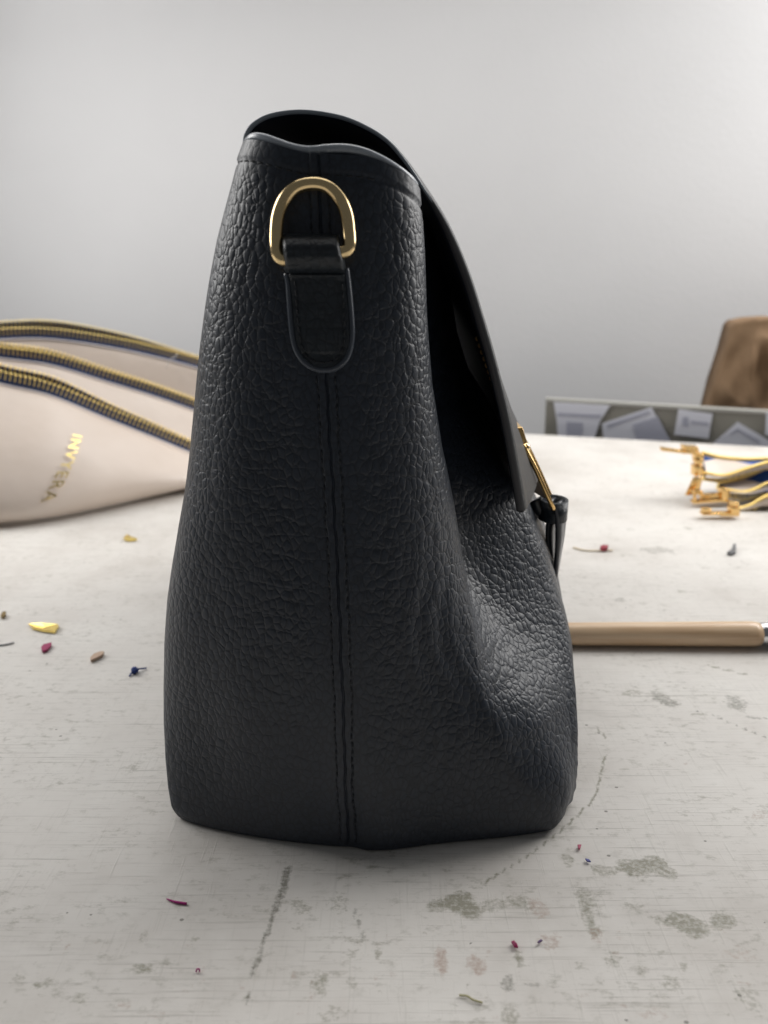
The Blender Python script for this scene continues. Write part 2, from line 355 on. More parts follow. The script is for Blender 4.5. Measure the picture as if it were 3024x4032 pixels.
# far right
stain(2590, 2168, 95, 18, 2, .42, -4); stain(2705, 2080, 24, 9, 0, .6); stain(2480, 2085, 26, 9, 0, .5); stain(2790, 2235, 40, 9, 0, .5); stain(2300, 2270, 40, 9, 2, .3)
stain(2440, 2365, 36, 14, 2, .4); stain(2680, 2330, 30, 8, 0, .5); stain(2530, 2375, 26, 8, 0, .5); stain(2440, 2310, 16, 16, 2, .3)
for _ in range(46):
    stain(rng.uniform(2250, 3024), rng.uniform(1790, 2430), rng.uniform(12, 44), rng.uniform(4, 10), int(rng.integers(0, 2))*2, rng.uniform(.2, .42), soft=0.9)
for _ in range(26):
    stain(rng.uniform(0, 640), rng.uniform(2150, 2900), rng.uniform(10, 44), rng.uniform(4, 12), 0, rng.uniform(.2, .4), soft=0.9)
for _ in range(110):
    x = rng.uniform(0, 3024); stain(x, rng.uniform(3650, 4032), rng.uniform(14, 50), rng.uniform(10, 46), int(rng.integers(0, 2)), rng.uniform(.3, .6), soft=0.8)
stain(490, 2462, 36, 12, 0, .3); stain(180, 2615, 30, 14, 0, .3); stain(400, 2385, 30, 8, 0, .4)
nr, nc = XX.shape
tv = np.stack([XX, YY, np.zeros_like(XX)], -1).reshape(-1, 3)
me = bpy.data.meshes.new('table_top'); me.from_pydata(tv.tolist(), [], grid_faces(nr, nc)); me.update(); me.materials.append(M['table'])
ca_ = me.color_attributes.new('dirt', 'FLOAT_COLOR', 'POINT')
ca_.data.foreach_set('color', np.concatenate([dirt, np.ones((*XX.shape, 1))], -1).reshape(-1).astype(np.float32))
table = empty('work_table', (0, 0.4, -0.03))
tag(table, 'worn white work table top covered in scratches, stains and scraps', 'table')
link(bpy.data.objects.new('table_top', me), table)
bm = bmesh.new()
prism_bm(bm, [(-1.3, y0, -0.002), (1.3, y0, -0.002), (1.3, yfar(1.3), -0.002), (-1.3, yfar(-1.3), -0.002)], (0, 0, -0.03))
bm_obj('table_slab', bm, M['dark'], table, smooth=False)

# ------------------------------------------------------------------ handbag
bag = empty('handbag', (-0.01, 0.33, 0))
tag(bag, 'black pebbled leather handbag seen from its end with a gold D-ring', 'handbag')
def tab(pts): a = np.array(pts, float)*K; o = np.argsort(a[:, 1]); return a[o, 1], a[o, 0]
LEFT = tab([(534, 285), (530, 310), (517, 345), (499, 420), (478, 520), (458, 640), (441, 750), (428, 860), (415, 960), (402, 1050), (390, 1120), (378, 1200), (368, 1280), (360, 1380), (356, 1480), (355, 1560), (357, 1640), (362, 1700), (370, 1742), (383, 1768), (400, 1780)])
SEAM = tab([(688, 320), (690, 400), (694, 500), (700, 700), (705, 800), (709, 900), (716, 1000), (722, 1100), (728, 1200), (733, 1300), (737, 1400), (742, 1500), (745, 1600), (748, 1700), (752, 1780), (753, 1840)])
RIDGE = tab([(903, 380), (907, 430), (912, 480), (916, 560), (921, 680), (931, 830), (950, 960), (968, 1040), (983, 1110), (999, 1200), (1019, 1290), (1040, 1370), (1066, 1435), (1105, 1490), (1155, 1535), (1200, 1580), (1224, 1630), (1232, 1690), (1228, 1740), (1219, 1778), (1200, 1800)])
FRONT = tab([(914, 380), (938, 560), (966, 740), (1003, 850), (1050, 930), (1096, 1015), (1146, 1098), (1176, 1170), (1201, 1250), (1221, 1330), (1235, 1400), (1243, 1480), (1246, 1560), (1244, 1640), (1238, 1700), (1230, 1750), (1222, 1790)])
def lut(T, Y, Z):
    r = proj_row(Y, Z); x = np.interp(r, T[0], T[1]); return (x-1512)/F*depth(Y, Z)
def yn(z): return 0.2272 + 0.026*(max(z, 0)/0.245)**1.25
ZL, ZS, ZR, ZF = 0.2478, 0.2420, 0.2338, 0.2270
NV = 250
vlev = np.r_[np.linspace(0, 0.03, 14)[:-1], np.linspace(0.03, 1, NV-13)]
def superq(a, b, n, N):
    th = np.linspace(0, math.pi/2, N); e = 2.0/n
    return a*np.sin(th)**e, b*(1-np.cos(th)**e)
body_rows = []; s_rows = []
NL, NB = 150, 60
for v in vlev:
    zs, zl, zr, zf = ZS*v, ZL*v, ZR*v, ZF*v
    y_n = yn(zs); dl = 0.0165+0.0035*sstep(0, .2, v)+0.018*math.sin(math.pi*min(v*1.05, 1)); dr = 0.0105+0.0225*sstep(0.03, 0.5, v)-0.012*sstep(0.55, 0.97, v); nq = 1.38+0.8*sstep(0.0, 0.35, v)
    xs0 = lut(SEAM, y_n, zs)
    yl = yn(zl)+dl; xl = lut(LEFT, yl, zl)
    yr = yn(zr)+dr; xr = lut(RIDGE, yr, zr)
    yf = yr+0.020+0.042*sstep(0.04, 0.34, v); xf = lut(FRONT, yf, zf)
    xf = max(xf, xr-0.004)
    yfar_ = 0.548
    # left half, starting at the seam
    ax, ay = superq(xl-xs0, yl-y_n, nq, 400)
    Lp = np.stack([xs0+ax, y_n+ay, zs+(zl-zs)*sstep(0, 1, np.abs(ax)/abs(xl-xs0))], 1)
    back = np.array([[xl+0.0005, yl+0.02, zl], [xl+0.003, yl+0.13, zl], [xl+0.006, yfar_-0.03, zl], [xl+0.03, yfar_, zl], [xs0, yfar_+0.008, zs]])
    Lb = smooth_path(np.vstack([Lp[-1:], back]), 120)
    # right half
    bend = sstep(0.12, 0.44, v)
    ax, ay = superq(xr-xs0, yr-y_n, 1.50+0.75*sstep(0.1, 0.65, v), 400)
    ay = ay-0.0022*np.exp(-((ax-0.013)/0.016)**2)*sstep(0, 0.007, ax)*(1-sstep(0, .3, v))
    Rp = np.stack([xs0+ax, y_n+ay, zs+(zr-zs)*(ax/(xr-xs0))**3.2], 1)
    dent = 0.009*bend*(1-0.35*v)
    midx = xr-dent+(xf-xr)*0.20; 
    DY = yf-yr
    fr_ = np.array([[xr-dent*0.55, yr+0.16*DY, zr], [midx, yr+0.39*DY, zr*0.7+zf*0.3], [xr-dent+(xf-xr+dent)*0.72, yr+0.69*DY, zf], [xf, yf, zf], [xf+0.010, yf+0.07, zf], [xf+0.012, yf+0.12, zf], [xf-0.002, yfar_-0.03, zf], [xf-0.03, yfar_, zf], [xs0, yfar_+0.008, zs]])
    wl = (1-sstep(0.10, 0.42, v))*(0.12+0.88*sstep(0.0, 0.16, v)); cut = int(np.searchsorted(ax, (1-0.30*wl)*(xr-xs0)))+1; Rp = Rp[:max(cut, 60)]
    e0 = Rp[-1]; e3 = fr_[3]
    for q_, k_ in ((0, .30), (1, .55), (2, .80)):
        ln_ = e0+(e3-e0)*k_+np.array([0.0042*math.sin(math.pi*k_), -0.0022*math.sin(math.pi*k_), 0]); fr_[q_] = fr_[q_]*(1-wl)+ln_*wl
    Rb = smooth_path(np.vstack([Rp[-1:], fr_]), 160)
    def resamp(P, q):
        s = np.r_[0, np.cumsum(np.linalg.norm(np.diff(P, axis=0), axis=1))]
        return np.stack([np.interp(q*s[-1] if q.max() <= 1.0001 else q, s, P[:, k]) for k in range(3)], 1), s[-1]
    def half(P1, P2, n2):
        s = np.r_[0, np.cumsum(np.linalg.norm(np.diff(P1, axis=0), axis=1))]; L = s[-1]
        q = np.r_[np.linspace(0, 0.0055, 34)[:-1], np.linspace(0.0055, L, 78)]
        A = np.stack([np.interp(q, s, P1[:, k]) for k in range(3)], 1)
        s2 = np.r_[0, np.cumsum(np.linalg.norm(np.diff(P2, axis=0), axis=1))]
        B = np.stack([np.interp(np.linspace(0, s2[-1], n2)[1:], s2, P2[:, k]) for k in range(3)], 1)
        return np.vstack([A, B]), np.r_[q, q[-1]+np.linspace(0, s2[-1], n2)[1:]]
    Lh, sL = half(Lp, Lb, 60); Rh, sR = half(Rp, Rb, 110)
    loop = np.vstack([Lh[::-1], Rh[1:-1]]); ss = np.r_[-sL[::-1], sR[1:-1]]
    # bottom fillet
    z0 = v*ZS; rf = 0.005
    if z0 < rf:
        k = 1-(rf-math.sqrt(max(rf*rf-(rf-z0)**2, 0)))*0.16/0.07
        c = np.array([-0.008, 0.38]); loop[:, :2] = c+(loop[:, :2]-c)*np.array([k, k])
    body_rows.append(loop); s_rows.append(ss)
BP = np.array(body_rows); SS = np.array(s_rows)           # (NV, M, 3)
# sewn seam: centre groove, turned strips, stitch grooves (relief of the leather itself)
vv = vlev[:, None]
wob = 0.00018*np.sin(vv*160)+0.00012*np.sin(vv*61+1)
s_ = SS+wob
rel = -0.0008*np.exp(-(s_/0.00042)**2)
for sg in (-1, 1):
    g = np.abs(s_*sg-0.0030); rel += -0.00036*np.exp(-(g/0.00036)**2)*(0.8+0.2*np.sin(vv*680))
rel += 0.00055*(1-sstep(0.0024, 0.0034, np.abs(s_)))
rel += 0.0034*np.exp(-(SS/0.034)**2)*sstep(0, 0.16, vv)*(1-sstep(0.2, 0.6, vv))
# rim hem: turned band and its stitch groove
hem = (1-vv)*0.245
rel += -0.00055*np.exp(-((hem-0.0062)/0.0006)**2)+0.0003*(1-sstep(0.005, 0.0066, hem))
# soft folds in the leather
nz = np.zeros(SS.shape)
for i in range(BP.shape[0]):
    for j in range(0, BP.shape[1]):
        pass
def fbm(P, sc, seed): 
    return np.array([mnoise.noise(Vector((p[0]*sc+seed, p[1]*sc, p[2]*sc*0.45))) for p in P.reshape(-1, 3)]).reshape(P.shape[:2])
nz = fbm(BP, 38.0, 3.1)*0.0014
crease = np.exp(-((SS-0.034)/0.016)**2)*np.exp(-((vv-0.30)/0.16)**2)*np.sin(SS*640+vv*9+3*np.sin(vv*23))*0.00026
nz = nz*sstep(0.004, 0.02, np.abs(SS))*sstep(0, .06, vv)*(1-sstep(.9, 1, vv))+crease
rel += nz
rel *= sstep(0.0, 0.02, vv)
# outward normals
dU = np.roll(BP, -1, 1)-np.roll(BP, 1, 1); dV = np.gradient(BP, axis=0)
N = np.cross(dU, dV); N /= np.linalg.norm(N, axis=2, keepdims=True)+1e-12
if N[NV//2, np.argmin(np.abs(SS[NV//2])), 1] > 0: N = -N
BO = BP+N*rel[..., None]
BO[..., 2] = np.maximum(BO[..., 2], 0.0006)
nV, nM = BO.shape[:2]
verts = BO.reshape(-1, 3).tolist(); faces = grid_faces(nV, nM, True)
cidx = len(verts); verts.append((-0.008, 0.34, 0.0008)); faces += [(cidx, (j+1) % nM, j) for j in range(nM)]
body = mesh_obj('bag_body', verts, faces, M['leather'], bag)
gattr = (0.35+0.65*sstep(0.0045, 0.016, np.abs(SS)))*(0.55+0.45*sstep(0.02, 0.12, vv))*(0.3+0.7*sstep(0.005, 0.012, hem))
ga = body.data.attributes.new('grain', 'FLOAT', 'POINT'); ga.data.foreach_set('value', np.r_[gattr.reshape(-1), 0.5].astype(np.float32))
# lining: inner wall
inner = BP[40:]-N[40:]*0.0028
iv = inner.reshape(-1, 3).tolist(); fi = grid_faces(inner.shape[0], nM, True)
ci = len(iv); iv.append((-0.008, 0.34, float(inner[0, :, 2].mean()))); fi += [(ci, j, (j+1) % nM) for j in range(nM)]
mesh_obj('lining', iv, [f[::-1] for f in fi], M['suede'], bag)
# rim edge, with its highlight painted in as a pale colour
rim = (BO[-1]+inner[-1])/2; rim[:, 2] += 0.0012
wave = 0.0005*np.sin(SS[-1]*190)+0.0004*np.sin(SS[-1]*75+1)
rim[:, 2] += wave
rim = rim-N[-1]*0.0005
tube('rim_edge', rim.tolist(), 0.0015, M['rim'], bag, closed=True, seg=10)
def surfY(px, py):
    """front leather surface depth under a picture point (near the end seam)"""
    Y = 0.24
    for _ in range(8):
        p = at(px, py, Y=Y)
        i = min(int(np.searchsorted(vlev, min(max(p.z/ZS, 0), 1))), nV-1)
        row = BO[i]; half_ = slice(55, 240)
        j = np.argmin(np.abs(row[half_, 0]-p.x)+ (row[half_, 1] > 0.30)*1.0); Y = float(row[half_][j, 1])
    return Y
# stitching along the seam
def stitches(name, pts, L, r, m, parent, gap=0.72, nrm=(0, -1, 0)):
    pts = smooth_path(pts, 900); s = np.r_[0, np.cumsum(np.linalg.norm(np.diff(pts, axis=0), axis=1))]
    bm = bmesh.new(); n = int(s[-1]/L)
    for k in range(n):
        q = np.linspace(k*L, k*L+L*gap, 5)
        pp = np.stack([np.interp(q, s, pts[:, c]) for c in range(3)], 1)
        off = np.array([0, .4, .6, .4, 0])[:, None]*r*np.array(nrm)
        tube_bm(bm, pp+off, [r*.5, r, r, r, r*.5], seg=6)
    return bm_obj(name, bm, m, parent)
for sg in (-1, 1):
    pts = []
    for i in range(6, nV-8, 3):
        j = np.argmin(np.abs(SS[i]+wob[i]-sg*0.0030)); pts.append(BO[i, j])
    stitches('seam_stitching', pts, 0.0030, 0.00030, M['thread'], bag)
i_h = int(np.searchsorted(vlev, 1-0.0062/0.245)); jj = [j for j in range(70, 235, 3)]
stitches('hem_stitching', [BO[i_h, j] for j in jj], 0.0034, 0.00030, M['thread'], bag)

# --- tab holding the D-ring
tabrows = [(505, 607, 733), (512, 606, 735), (525, 606, 737), (545, 607, 741), (565, 610, 745), (582, 614, 748), (592, 619, 750), (610, 623, 752), (650, 626, 756), (690, 629, 759), (720, 632, 760), (740, 636, 759), (755, 641, 756), (768, 648, 751), (780, 657, 743), (790, 670, 731), (796, 684, 716), (799, 697, 705)]
tr = np.array(tabrows, float); rr_ = np.unique(np.r_[np.linspace(505, 799, 70), np.linspace(580, 600, 8), np.linspace(780, 799, 12)])
tl = np.interp(rr_, tr[:, 0], tr[:, 1]); trt = np.interp(rr_, tr[:, 0], tr[:, 2])
def tab_off(r):
    if r < 592:
        t_ = (r-505)/87.0; return 0.0012+0.0092*math.sin(math.pi*min(1, t_*1.0+0.0))**0.45*(1-0.30*t_)
    return 0.0032+0.0006*math.exp(-(r-592)/30)
tv, tf = [], []; NCb = 25
tabY = []
for r, a, b in zip(rr_, tl, trt):
    o_ = max(tab_off(r), 0.0030 if r > 520 else 0.0012)
    Ys = surfY((a+b)/2*K, r*K)
    for c in range(NCb):
        t_ = c/(NCb-1)*2-1; e = (1-abs(t_)**20)
        gro = 0.0
        if r > 600 and r < 785:
            dx = min(abs(t_-(-0.74)), abs(t_-0.74)); gro = 0.0004*math.exp(-(dx/0.06)**2)
        p = atd((a+b)/2+t_*(b-a)/2, r, Y=Ys-(o_*(0.25+0.75*e))+gro)
        tv.append(p)
    tabY.append(Ys-o_)
tf = grid_faces(len(rr_), NCb)
tabo = mesh_obj('strap_tab', tv, tf, M['tab_leather'], bag)
sm = tabo.modifiers.new('solid', 'SOLIDIFY'); sm.thickness = 0.0035; sm.offset = 1.0 
# which way is outward: make sure thickness goes into the bag
me = tabo.data; me.update()
if me.polygons[len(me.polygons)//2].normal.y < 0: sm.offset = -1.0
# glossy painted edge of the tab
ol = [(619, 592), (623, 610), (626, 650), (629, 690), (633, 725), (640, 754), (655, 779), (676, 794), (700, 799), (724, 795), (744, 780), (755, 757), (760, 722), (759, 690), (756, 650), (752, 610), (748, 580)]
olp = []
for x, y in ol: olp.append(atd(x, y, Y=surfY(690*K if 640 < x < 745 else x*K, y*K)-0.0021))
tube('tab_edge', smooth_path(olp, 90), 0.00105, mat('tab_edge_paint', (0.055, 0.066, 0.085), 0.3), tabo, seg=8, ry=0.0019, up=(0, 1, 0))
st = [(637, 606), (641, 660), (646, 715), (654, 752), (668, 774), (700, 783), (728, 774), (740, 752), (744, 715), (742, 660), (738, 606)]
stp = [atd(x, y, Y=float(np.interp(y, rr_, tabY))-0.00005) for x, y in st]
stitches('tab_stitching', stp, 0.0028, 0.0003, M['thread'], tabo)
# --- D-ring
dr_ = [(640, 557), (612, 561), (600, 548), (597, 528), (597, 500), (601, 465), (614, 432), (638, 407), (672, 397), (706, 403), (732, 426), (748, 460), (754, 500), (755, 525), (750, 540), (734, 546), (700, 551), (668, 554)]
dp = []
for x, y in dr_:
    up_ = sstep(560, 400, y) if False else np.clip((560-y)/160, 0, 1)
    dp.append(atd(x, y, Y=surfY(690*K, y*K)-0.0037+0.0009*up_))
dpp = smooth_path(dp, 130)
tube('d_ring', dpp, 0.0021, M['brass'], bag, closed=True, seg=20, ry=0.0021, up=(0, 1, 0))

# --- flap
FL = [(527, 318), (526, 300), (532, 282), (548, 263), (580, 246), (630, 237), (680, 238), (740, 249), (790, 269), (840, 300), (880, 344), (920, 400), (960, 462), (991, 525), (1021, 602), (1045, 680), (1066, 752), (1086, 830), (1103, 905), (1115, 970), (1127, 1040), (1137, 1101)]
YF0 = 0.284; FW = 0.262
prof = np.array([list(atd(x, y, Y=YF0)) for x, y in FL])
pr = smooth_path(prof, 150); rowp = smooth_path(np.array([(y, x, 0) for x, y in FL], float), 150)
thk = np.interp(np.linspace(0, 1, 150), [0, 0.10, 0.25, 0.36, 0.5, 1.0], [0.0016, 0.0016, 0.0017, 0.0026, 0.0040, 0.0043])
tx = np.gradient(pr[:, 0]); tz = np.gradient(pr[:, 2]); ln = np.hypot(tx, tz); nx, nz_ = tz/ln, -tx/ln      # inward (below/left of the travel)
u01 = np.linspace(0, 1, 150)
bulge = np.interp(u01, [0, .5, .75, .85, 1.0], [0, 0.003, 0.0105, 0.0147, 0.0255])
NY = 44
yy = np.r_[0, 0.0008, 0.002, np.linspace(0.004, FW-0.004, NY-6), FW-0.002, FW-0.0008, FW]
def flap_sheet(inset):
    out = []
    for k, y in enumerate(yy):
        e = 1.0
        b = bulge*np.sin(math.pi*y/FW)
        drop = 0.004*np.sin(math.pi*y/FW)*u01**3
        edge = min(y, FW-y); rnd = 0.0006*(1-min(edge/0.002, 1))**2
        X = pr[:, 0]+b-nx*0+nx*(thk*inset)*1.0; Z = pr[:, 2]-drop+nz_*(thk*inset)
        sgn = 1 if inset < 0.5 else -1
        X = X+nx*rnd*sgn; Z = Z+nz_*rnd*sgn
        out.append(np.stack([X, np.full(150, YF0+y), Z], 1))
    return np.array(out)
# inward must point under the flap: check at mid profile (should lower z or move -x)
if nz_[60] > 0: nx, nz_ = -nx, -nz_
O_ = flap_sheet(0.0); I_ = flap_sheet(1.0)
nY = len(yy)
fvo = mesh_obj('flap', O_.reshape(-1, 3).tolist(), grid_faces(nY, 150), M['smooth_leather'], bag)
mesh_obj('flap_lining', I_.reshape(-1, 3).tolist(), [f[::-1] for f in grid_faces(nY, 150)], M['suede'], fvo)
def edge_strip(A, B, dirv, bow=0.0008):
    t_ = np.linspace(0, 1, 7); n = len(A); V = []
    for q in t_: V.append(A+(B-A)*q+np.array(dirv)*bow*math.sin(math.pi*q))
    return np.array(V).reshape(-1, 3).tolist(), grid_faces(7, n)
for (A, B, dv) in ((O_[0], I_[0], (0, -1, 0)), (O_[-1], I_[-1], (0, 1, 0)), (O_[:, -1], I_[:, -1], (0.3, 0, -1)), (O_[:, 0], I_[:, 0], (0, 0, -1))):
    v_, f_ = edge_strip(A, B, dv); mesh_obj('flap_edge', v_, f_, M['flap_edge'], fvo)
fe_ = O_[0][:62]*0.5+I_[0][:62]*0.5
tube('flap_edge_highlight', fe_+np.array([0, -0.0004, 0]), np.interp(np.arange(62), [0, 8, 45, 61], [0.0011, 0.0008, 0.0007, 0.0004]).tolist(), M['rim'], fvo, seg=8)  # added pale tube: painted highlight along the flap's near edge
# tan stitching on the flap lining
sp_ = [(972, 612), (985, 660), (1000, 715), (1012, 755), (1022, 790), (1030, 808)]
spts = []
for x, y in sp_:
    Yq = YF0+0.075
    spts.append(atd(x, y, Y=0.335))
# lay it on the lining: find lining point under each row
def lining_pt(k, i): return I_[k, i]
kk_ = int(np.argmin(np.abs(yy-0.060)))
ids = [i for i in range(150) if 100 <= i <= 122]
stitches('lining_stitching', [I_[kk_, i]+np.array([nx[i], 0, nz_[i]])*0.0003 for i in ids], 0.0032, 0.00055, M['gold_thread'], fvo, nrm=(-0.7, 0, -0.3))

# --- clasp and pull on the flap's face
YH = 0.335
lock = None
bm = bmesh.new()
pl = [atd(1105, 926, Y=YH), atd(1129, 923, Y=YH), atd(1148, 982, Y=YH), atd(1145, 992, Y=YH), atd(1126, 990, Y=YH)]
prism_bm(bm, pl, (0, 0.026, 0), 0.0007); lock = bm_obj('clasp_plate', bm, M['gold'], bag)
bm = bmesh.new()
for x, y, r in ((1135, 967, 0.0023), (1141, 989, 0.0019)):
    c = atd(x, y, Y=YH-0.0005); bmesh.ops.create_uvsphere(bm, u_segments=14, v_segments=10, radius=r, matrix=Matrix.Translation(c))
bm_obj('rivet', bm, M['brass'], lock)
for x, y, r in ((1131, 967, 0.0021),): pass
lp = [atd(1131, 964, Y=YH-0.002), atd(1160, 1020, Y=YH-0.003), atd(1192, 1092, Y=YH-0.003), atd(1197, 1098, Y=YH+0.004), atd(1200, 1098, Y=YH+0.012), atd(1196, 1088, Y=YH+0.016), atd(1166, 1020, Y=YH+0.018), atd(1138, 962, Y=YH+0.016), atd(1134, 955, Y=YH+0.006)]
tube('clasp_ring', smooth_path(lp+[lp[0]], 90)[:-1], 0.00115, M['gold'], lock, closed=True, seg=10)
bm = bmesh.new()
prism_bm(bm, [atd(1128, 992, Y=YH+0.006), atd(1148, 1000, Y=YH+0.006), atd(1166, 1040, Y=YH+0.006), atd(1182, 1074, Y=YH+0.006), atd(1178, 1078, Y=YH+0.006), atd(1150, 1062, Y=YH+0.006)], (0, 0.012, 0), 0.0006)
bm_obj('clasp_tongue', bm, M['taupe'], lock)
# leather loop: short hollow band
def band(name, cx, cy, rx, hpx, Y, m, parent, thick=0.0018, ry=0.0085, tilt=0.0):
    c = atd(cx, cy, Y=Y); s = (atd(cx+rx, cy, Y=Y)-c).length; h = (atd(cx, cy+hpx, Y=Y)-c).length
    V = []; n = 40
    prof2 = [(0, 0), (0.3, -0.0004), (1, 0), (1, -h), (0.5, -h-0.0004), (0, -h)]
    for k in range(n):
        a = 2*math.pi*k/n
        for q, dz in prof2:
            rr1 = s-thick*q; rr2 = ry-thick*q
            sag = -0.0014*(1-math.cos(a))*0.5
            V.append(c+Vector((rr1*math.cos(a)+tilt*dz, rr2*math.sin(a), dz+sag*0+0.0)))
    m_ = len(prof2); Fc = []
    for k in range(n):
        for q in range(m_): Fc.append((k*m_+q, ((k+1) % n)*m_+q, ((k+1) % n)*m_+(q+1) % m_, k*m_+(q+1) % m_))
    return mesh_obj(name, V, Fc, m, parent)
lb = band('pull_loop', 1196, 1078, 31, 42, YH+0.008, M['tab_leather'], bag)
# the doubled strap hanging through the loop, and its fold over the ring
def ribbon(name, pts, wv_, th, m, parent):
    """flat strap along pts; wv_ = width vectors per point"""
    P = smooth_path(pts, 40); W = smooth_path(wv_, 40); bm = bmesh.new(); rings = []
    for i in range(40):
        t_ = Vector(P[min(i+1, 39)]-P[max(i-1, 0)]).normalized(); w_ = Vector(W[i]); n_ = t_.cross(w_).normalized()*th/2; p = Vector(P[i])
        prof_ = [p+w_*.5*.94+n_, p+w_*.5+n_*.0, p+w_*.5*.94-n_, p-w_*.5*.94-n_, p-w_*.5, p-w_*.5*.94+n_]
        rings.append([bm.verts.new(q) for q in prof_])
    for A, B in zip(rings[:-1], rings[1:]):
        for k in range(6): bm.faces.new((A[k], A[(k+1) % 6], B[(k+1) % 6], B[k]))
    bm.faces.new(rings[0][::-1]); bm.faces.new(rings[-1])
    return bm_obj(name, bm, m, parent)
wy = 0.0016
def wvec(x, y=0.010): return Vector((x, y, 0))
ribbon('pull_strap', [atd(1207, 1085, Y=YH+.004), atd(1211, 1120, Y=YH+.004), atd(1210, 1160, Y=YH+.004), atd(1205, 1205, Y=YH+.006), atd(1200, 1250, Y=YH+.008)], [wvec(.0065), wvec(.0068), wvec(.0060), wvec(.0048), wvec(.0030)], 0.0019, M['edge'], lb)
ribbon('pull_strap', [atd(1190, 1080, Y=YH+.008), atd(1194, 1120, Y=YH+.008), atd(1192, 1150, Y=YH+.010), atd(1192, 1190, Y=YH+.011), atd(1196, 1240, Y=YH+.012)], [wvec(.0060), wvec(.0075), wvec(.0072), wvec(.0060), wvec(.0040)], 0.0019, M['edge'], lb)
ribbon('pull_fold', [atd(1162, 1078, Y=YH+.010), atd(1170, 1098, Y=YH+.010), atd(1182, 1110, Y=YH+.010), atd(1196, 1122, Y=YH+.010)], [wvec(.006), wvec(.006), wvec(.006), wvec(.005)], 0.004, M['edge'], lb)

# ------------------------------------------------------------------ cream zip pouches
tooth_bm = bmesh.new()
bmesh.ops.create_uvsphere(tooth_bm, u_segments=8, v_segments=6, radius=1.0, matrix=Matrix.Diagonal((0.00125, 0.0026, 0.0016, 1)))
box_bm(tooth_bm, (0, 0, -0.0035), (0.0012, 0.0028, 0.0060), bevel=0.0003)
tooth_me = bpy.data.meshes.new('zipper_tooth'); tooth_bm.to_mesh(tooth_me); tooth_bm.free(); tooth_me.materials.append(M['zip'])
tooth_me.polygons.foreach_set('use_smooth', [True]*len(tooth_me.polygons))
def teeth(path, pitch, parent, base):
    """gold teeth along path (array of points), local z up"""
    s = np.r_[0, np.cumsum(np.linalg.norm(np.diff(path, axis=0), axis=1))]; n = int(s[-1]/pitch)
    for k in range(n):
        p = np.array([np.interp(k*pitch, s, path[:, c]) for c in range(3)]); q = np.array([np.interp(k*pitch+0.002, s, path[:, c]) for c in range(3)])
        d = q-p; a = math.atan2(d[1], d[0]); e = -math.asin(np.clip(d[2]/(np.linalg.norm(d)+1e-9), -1, 1))
        o = bpy.data.objects.new('zipper_tooth', tooth_me); o.rotation_euler = (0, e, a)
        o.location = Vector(p); link(o, parent); o.matrix_parent_inverse = Matrix.Translation(-base)
